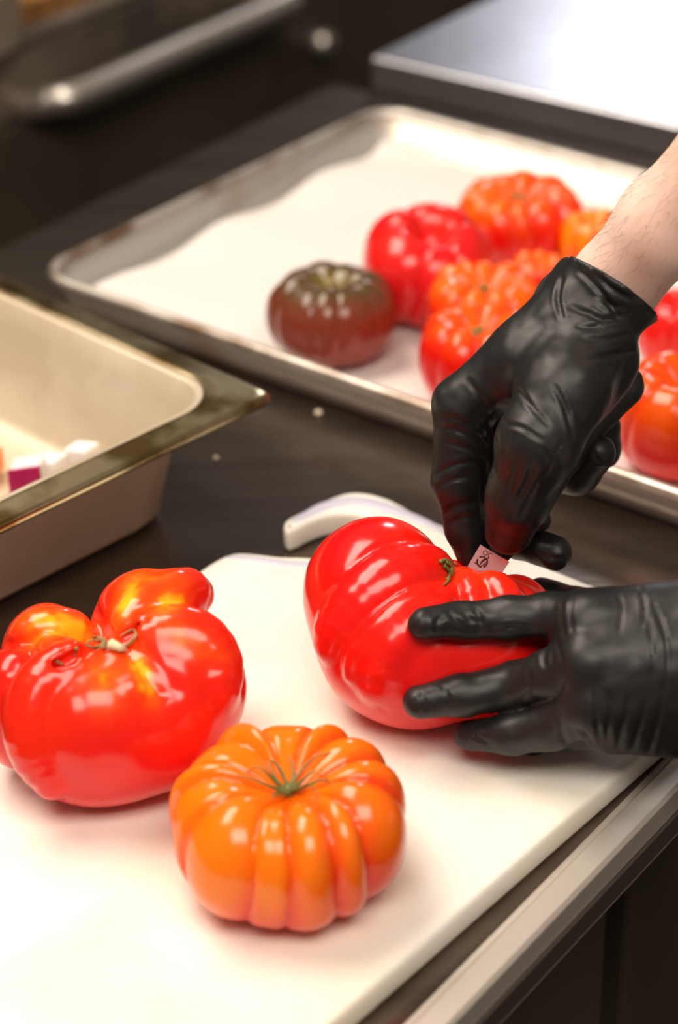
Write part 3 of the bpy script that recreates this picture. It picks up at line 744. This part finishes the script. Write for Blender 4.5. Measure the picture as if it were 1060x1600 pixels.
# --- right glove
R_idx = [(918, 462, 922, 44), (718, 632, 935, 40), (712, 752, 945, 36), (727, 828, 952, 30), (740, 862, 956, 25), (768, 884, 962, 20)]
R_mid = [(925, 468, 942, 44), (728, 650, 958, 38), (756, 785, 985, 32), (812, 843, 966, 30), (867, 864, 952, 28)]
R_rng = [(935, 475, 962, 42), (750, 655, 985, 36), (830, 742, 1002, 31), (902, 738, 974, 34), (934, 708, 962, 30)]
R_pin = [(945, 480, 980, 40), (800, 650, 1005, 33), (870, 700, 1018, 30), (938, 700, 1000, 31), (942, 668, 992, 29)]
R_thb = [(930, 525, 922, 66), (880, 610, 905, 70), (842, 690, 899, 64), (812, 775, 913, 50), (796, 830, 928, 38)]
cuff_a, cuff_b = mm(889, 402, 925), mm(1036, 503, 925)
adir = mm(1040, 345, 905) - mm(905, 505, 940); adir /= np.linalg.norm(adir)
cc_ = (cuff_a + cuff_b) / 2; cu = cuff_b - cuff_a; cu /= np.linalg.norm(cu)
vdir = RC[2]; cn = np.cross(cu, vdir); cn /= np.linalg.norm(cn)
if cn @ adir < 0: cn = -cn
cn = cn + .15 * vdir * 0; cn /= np.linalg.norm(cn)
def rglove(P):
    P = P.astype(float)
    d = chain(P, R_idx, 3.5)
    back = smin(smin(chain(P, R_idx[:2], 3), chain(P, R_mid[:2], 3), 12), smin(chain(P, R_rng[:2], 3), chain(P, R_pin[:2], 3), 12), 12)
    back = smin(back, cone(P, mm(925, 560, 930), mm(925, 560, 962), 19.5, 17), 14)
    back = smin(back, cone(P, mm(885, 620, 915), mm(885, 620, 950), 17.0, 15), 12)
    d = smin(d, back, 3)
    d = smin(d, chain(P, R_mid, 3.5), 2.0); d = smin(d, chain(P, R_rng, 3.5), 1.5); d = smin(d, chain(P, R_pin, 3.5), 1.5)
    d = smin(d, chain(P, R_thb, 5), 3.0)
    d = smin(d, cone(P, mm(835, 565, 925), mm(835, 565, 982), 17, 16), 10)
    d = smin(d, cone(P, mm(905, 500, 925), mm(905, 500, 968), 17.5, 16), 10)
    d = smin(d, cone(P, mm(905, 480, 940), mm(968, 432, 926), 18, 22.5), 6)
    cuff = cone(P, mm(940, 475, 936), mm(985, 415, 922), 18.5, 24)
    d = smin(d, cuff, 4)
    h = (P - cc_) @ cn
    d = d - 1.0 * vnoise(P, .11, 2) * np.clip((h + 45) / 40, 0, 1) - .35 * vnoise(P, .2, 6)
    d = np.maximum(d, h)
    arm = chain(P, arm_r, 6) - .9
    d = np.maximum(d, -np.maximum(arm, -(h + 9)))
    # rolled bead at the opening and the hanging flap
    return d
V, Fq = nets(rglove, np.array([mm(670, 385, 945), mm(1060, 910, 945), mm(850, 650, 870), mm(850, 650, 1045), mm(1040, 385, 890), mm(680, 900, 1020)]).min(0) - 6,
             np.array([mm(670, 385, 945), mm(1060, 910, 945), mm(850, 650, 870), mm(850, 650, 1045), mm(1040, 385, 890), mm(680, 900, 1020)]).max(0) + 6, 1.1)
V = relax(V, Fq, 2, .4); N_ = normals(V, Fq)
cr_r = [([(690, 650), (720, 655), (745, 672), (772, 690)], 1.0, 5), ([(682, 668), (715, 672), (745, 690), (770, 705)], 1.0, 5), ([(690, 690), (730, 700), (768, 715)], .9, 5),
        ([(678, 745), (700, 730), (735, 722), (760, 730)], 1.2, 5), ([(680, 765), (705, 750), (735, 745)], .9, 5), ([(690, 805), (715, 790), (745, 785)], 1.2, 6), ([(705, 820), (725, 808), (745, 812)], .9, 5),
        ([(726, 590), (745, 610), (760, 640), (768, 665)], .9, 6), ([(865, 600), (885, 640), (897, 690)], 1.3, 5), ([(808, 605), (835, 640), (860, 668)], .8, 5),
        ([(770, 745), (772, 700), (766, 660)], 1.3, 7), ([(780, 662), (815, 668), (850, 690)], .7, 5), ([(835, 720), (822, 760), (800, 790)], 1.1, 6), ([(815, 715), (800, 760), (786, 800)], .8, 6), ([(850, 700), (862, 725), (850, 745)], 1.2, 4),
        ([(880, 690), (868, 712), (872, 735)], 1.2, 4), ([(840, 750), (826, 780), (812, 812)], .9, 5), ([(890, 480), (920, 490), (945, 500), (985, 492)], 1.3, 6), ([(880, 430), (872, 465), (880, 500)], 1.1, 5),
        ([(905, 420), (935, 450), (960, 485), (968, 495)], 1.5, 6), ([(925, 425), (955, 450), (990, 470)], 1.3, 6), ([(905, 530), (945, 530), (985, 522)], 1.1, 5), ([(920, 560), (955, 555), (1000, 545)], 1.2, 6),
        ([(930, 460), (950, 475), (975, 480)], 1.0, 5), ([(900, 510), (925, 512), (945, 505)], .9, 5), ([(928, 705), (936, 722), (942, 712)], .8, 4), ([(840, 865), (865, 872), (890, 872)], .7, 4)]
cr_r = [(p_, d_ * (.6 if p_[0][0] < 770 else .85), w_ * .8) for p_, d_, w_ in cr_r]
V = creases(V, N_, cr_r)
pr = bpy.data.objects.new  # alias
# --- left glove
def dl(px, py, rpx, press=1.5):
    h = hit(fc, CT, px, py)
    return None if h is None else h - rpx * .255 + press
L_idx = [(662, 974, None, 26), (722, 970, None, 30), (795, 966, None, 34), (855, 963, 903, 37), (915, 968, 893, 46), (1085, 970, 895, 66)]
L_mid = [(656, 1096, None, 27), (722, 1086, None, 33), (800, 1072, None, 37), (865, 1054, 893, 40), (920, 1035, 883, 46), (1085, 1020, 885, 60)]
L_rng = [(735, 1149, 912, 25), (800, 1147, 903, 31), (862, 1136, 895, 36), (925, 1100, 884, 44), (1085, 1070, 887, 60)]
L_pin = [(775, 1150, 935, 22), (830, 1152, 928, 26), (885, 1140, 912, 32), (950, 1130, 895, 44), (1085, 1115, 895, 70)]
L_thb = [(845, 925, 985, 24), (900, 950, 968, 32), (960, 975, 940, 42), (1060, 1010, 915, 48)]
def fill(ch):
    o = []; last = 905
    for a, b, c, r in ch:
        if c is None:
            c = dl(a, b, r) or last
        last = c; o.append((a, b, c, r))
    return o
L_idx, L_mid, L_rng = fill(L_idx), fill(L_mid), fill(L_rng)
def lglove(P):
    P = P.astype(float)
    d = chain(P, L_idx, 3)
    d = smin(d, chain(P, L_mid, 3), 1.5); d = smin(d, chain(P, L_rng, 3), 1.5); d = smin(d, chain(P, L_pin, 3), 1.5); d = smin(d, chain(P, L_thb, 4), 3)
    back = smin(smin(chain(P, L_idx[4:], 3), chain(P, L_mid[4:], 3), 14), smin(chain(P, L_rng[3:], 3), chain(P, L_pin[3:], 3), 14), 14)
    back = smin(back, cone(P, mm(905, 1000, 897), mm(908, 1085, 894), 9, 9), 9)
    d = smin(d, back, 2.5)
    d = smin(d, cone(P, mm(950, 1000, 905), mm(950, 1095, 903), 13, 13), 9)
    d = smin(d, cone(P, mm(1010, 1010, 908), mm(1010, 1085, 904), 17, 16), 10)
    d = smin(d, cone(P, mm(1090, 990, 905), mm(1090, 1095, 905), 17, 17), 9)
    d = smin(d, cone(P, mm(1090, 1045, 903), mm(1190, 1050, 895), 27, 27), 6)
    px = (P - mm(1200, 1050, 897)) @ RC[0]
    d = d - .35 * vnoise(P, .2, 9) - .5 * vnoise(P, .09, 4)
    d = np.maximum(d, px)
    arm = chain(P, arm_l, 6) - 1.0
    return np.maximum(d, -np.maximum(arm, -(px + 9)))
cs = np.array([mm(620, 885, 935), mm(1210, 1215, 900), mm(900, 880, 1010), mm(900, 1215, 860), mm(1210, 900, 860), mm(1210, 1100, 960), mm(640, 1190, 960)])
VL, FL = nets(lglove, cs.min(0) - 6, cs.max(0) + 6, 1.15)
VL = relax(VL, FL, 2, .4); NL = normals(VL, FL)
cr_l = [([(680, 992), (684, 970), (700, 960)], .8, 5), ([(700, 955), (712, 968), (730, 985)], .9, 4), ([(728, 955), (735, 968), (760, 972)], .7, 5), ([(740, 950), (752, 968), (745, 990)], 1.0, 5), ([(665, 960), (668, 985), (680, 1000)], .8, 4),
        ([(765, 985), (800, 980), (840, 985)], .8, 5), ([(655, 1080), (664, 1100), (660, 1120)], .8, 4), ([(690, 1070), (703, 1095), (700, 1112)], .8, 4), ([(826, 1045), (828, 1075), (815, 1095)], .9, 5),
        ([(940, 1165), (935, 1140), (930, 1110), (928, 1080)], 1.3, 4), ([(948, 1172), (950, 1140), (955, 1105), (952, 1080)], 1.3, 4), ([(930, 1168), (918, 1150), (905, 1140)], 1.1, 4),
        ([(965, 1175), (972, 1140), (980, 1110), (982, 1085)], 1.3, 5), ([(985, 1182), (995, 1150), (1004, 1120), (1008, 1095)], 1.2, 5), ([(1010, 1188), (1022, 1150), (1032, 1110), (1036, 1070)], 1.2, 5),
        ([(1040, 1080), (1045, 1030), (1038, 985), (1020, 940)], 1.1, 4), ([(1022, 1060), (1020, 1010), (1012, 960)], .8, 4), ([(880, 935), (878, 965), (884, 1000)], .6, 4), ([(895, 930), (892, 960), (896, 990)], .5, 4),
        ([(862, 1095), (872, 1085), (880, 1060)], 1.1, 4), ([(855, 1010), (850, 1025), (852, 1045)], .9, 5), ([(875, 1120), (880, 1150), (890, 1165)], .6, 5), ([(965, 925), (972, 950), (968, 990)], .5, 4),
        ([(1000, 915), (1008, 950), (1004, 985)], .6, 4), ([(870, 1000), (880, 1040), (882, 1080)], .6, 4), ([(735, 1135), (745, 1150), (765, 1162)], .8, 4)]
cr_l = [(p_, d_ * .75, w_ * .9) for p_, d_, w_ in cr_l]
VL = creases(VL, NL, cr_l)
# --- arms: one continuous body mesh object (the person), forearms run out of frame to the elbows
def rarm(P): return armfn(P, arm_r) + .25 * vnoise(P, .05, 3)
def larm(P): return armfn(P, arm_l)
Q = np.array([mm(*p[:3]) for p in arm_r]); v1, f1 = nets(rarm, Q.min(0) - 40, Q.max(0) + 42, 2.2); v1 = relax(v1, f1, 3, .5)
Q = np.array([mm(*p[:3]) for p in arm_l]); v2, f2 = nets(larm, Q.min(0) - 40, Q.max(0) + 42, 3.0); v2 = relax(v2, f2, 3, .5)
VV, FF = merge((v1, f1.tolist()), (v2, f2.tolist()))
ploc = cp(1000, 1050, 900)
person = mesh('person', VV / 1000, FF, M['skin'], loc=ploc)
tag(person, 'person in black gloves coring a tomato, only bare forearm and two gloved hands seen', 'person')
g1 = mesh('glove', V / 1000, Fq, M['glove'], person); tag(g1, 'black glove gripping the knife')
g2 = mesh('glove', VL / 1000, FL, M['glove'], person); tag(g2, 'black glove pressing the tomato down')
# cuff bead: closed ring found on the cut of the cuff
def ringpts(n=64, inset_=1.2):
    pts = []; c0 = cc_ + 0.
    e1 = cu; e2 = np.cross(cn, cu); e2 /= np.linalg.norm(e2)
    # centre of the cuff section
    ce = cc_ + e2 * 0
    samp = []
    G1, G2 = np.meshgrid(np.linspace(-34, 34, 90), np.linspace(-50, 50, 120), indexing='ij')
    PP = cc_ - cn * 1.0 + G1[..., None] * e1 + G2[..., None] * e2
    m = (smin(cone(PP, mm(940, 475, 936), mm(985, 415, 922), 18.5, 24), cone(PP, mm(905, 480, 940), mm(968, 432, 926), 18, 22.5), 4)) < 0
    ctr = PP[m].mean(0)
    for a in np.linspace(0, 2 * math.pi, n, endpoint=False):
        d = math.cos(a) * e1 + math.sin(a) * e2; ts = np.linspace(5, 45, 160); L_ = ctr + ts[:, None] * d
        s = smin(cone(L_, mm(940, 475, 936), mm(985, 415, 922), 18.5, 24), cone(L_, mm(905, 480, 940), mm(968, 432, 926), 18, 22.5), 4)
        t = ts[np.argmax(s > -.4)]
        pts.append((ctr + d * t + cn * (1.2 * math.sin(3 * a + 1) + .6 * math.sin(7 * a))) / 1000)
    return pts
rp = ringpts(); loops = []
for i, p in enumerate(rp):
    t = rp[(i + 1) % len(rp)] - rp[i - 1]; t /= np.linalg.norm(t); s = np.cross(t, cn); s /= np.linalg.norm(s); u = np.cross(s, t)
    loops.append([p + .0015 * (math.cos(a) * s + math.sin(a) * u) for a in np.linspace(0, 2 * math.pi, 8, endpoint=False)])
v, f = loft(loops + [loops[0]], False, False); mesh('cuff_bead', v, f, M['glove'], g1)
fp = spline([cp(1022, 494, 908), cp(1030, 503, 906), cp(1036, 510, 905), cp(1041, 512, 905)], 4)
v, f = tube(fp, [.0032] * (len(fp) - 3) + [.002, .0017, .001], 8); mesh('cuff_flap', v, f, M['glove'], g1)
# arm hair
rs = random.Random(8); hairs = []
ax_a, ax_b = mm(950, 455, 926), mm(1120, 250, 885); axd = (ax_b - ax_a) / np.linalg.norm(ax_b - ax_a)
N1 = normals(v1, f1); pxs, pys, ds = proj(v1 / 1000)
cand = [i for i in range(len(v1)) if 930 < pxs[i] < 1075 and 190 < pys[i] < 470 and N1[i] @ (-vdir) > -.45]
for _ in range(500):
    i = rs.choice(cand); p = v1[i] + 0.; n = N1[i]
    side = np.array([n @ RC[0], n @ RC[1]]); edge = -(n @ RC[1]) - (n @ RC[0])
    if rs.random() > .25 + .75 * max(0, edge): continue
    d = -axd * .8 + np.cross(axd, n) * rs.uniform(-.5, .5); L = rs.uniform(4, 9)
    P3 = [p, p + d * L * .5 + n * L * .22, p + d * L + n * L * rs.uniform(.15, .4)]
    P3 = P3 if edge > .3 or rs.random() < .4 else [p, p + d * L * .3, p + d * L * .6 + n * .2]; hairs.append(tube([q / 1000 for q in P3], [.00004, .00003, .000012], 3))
v, f = merge(*hairs); tag(mesh('arm_hair', v, f, M['hair'], person), kind='stuff')
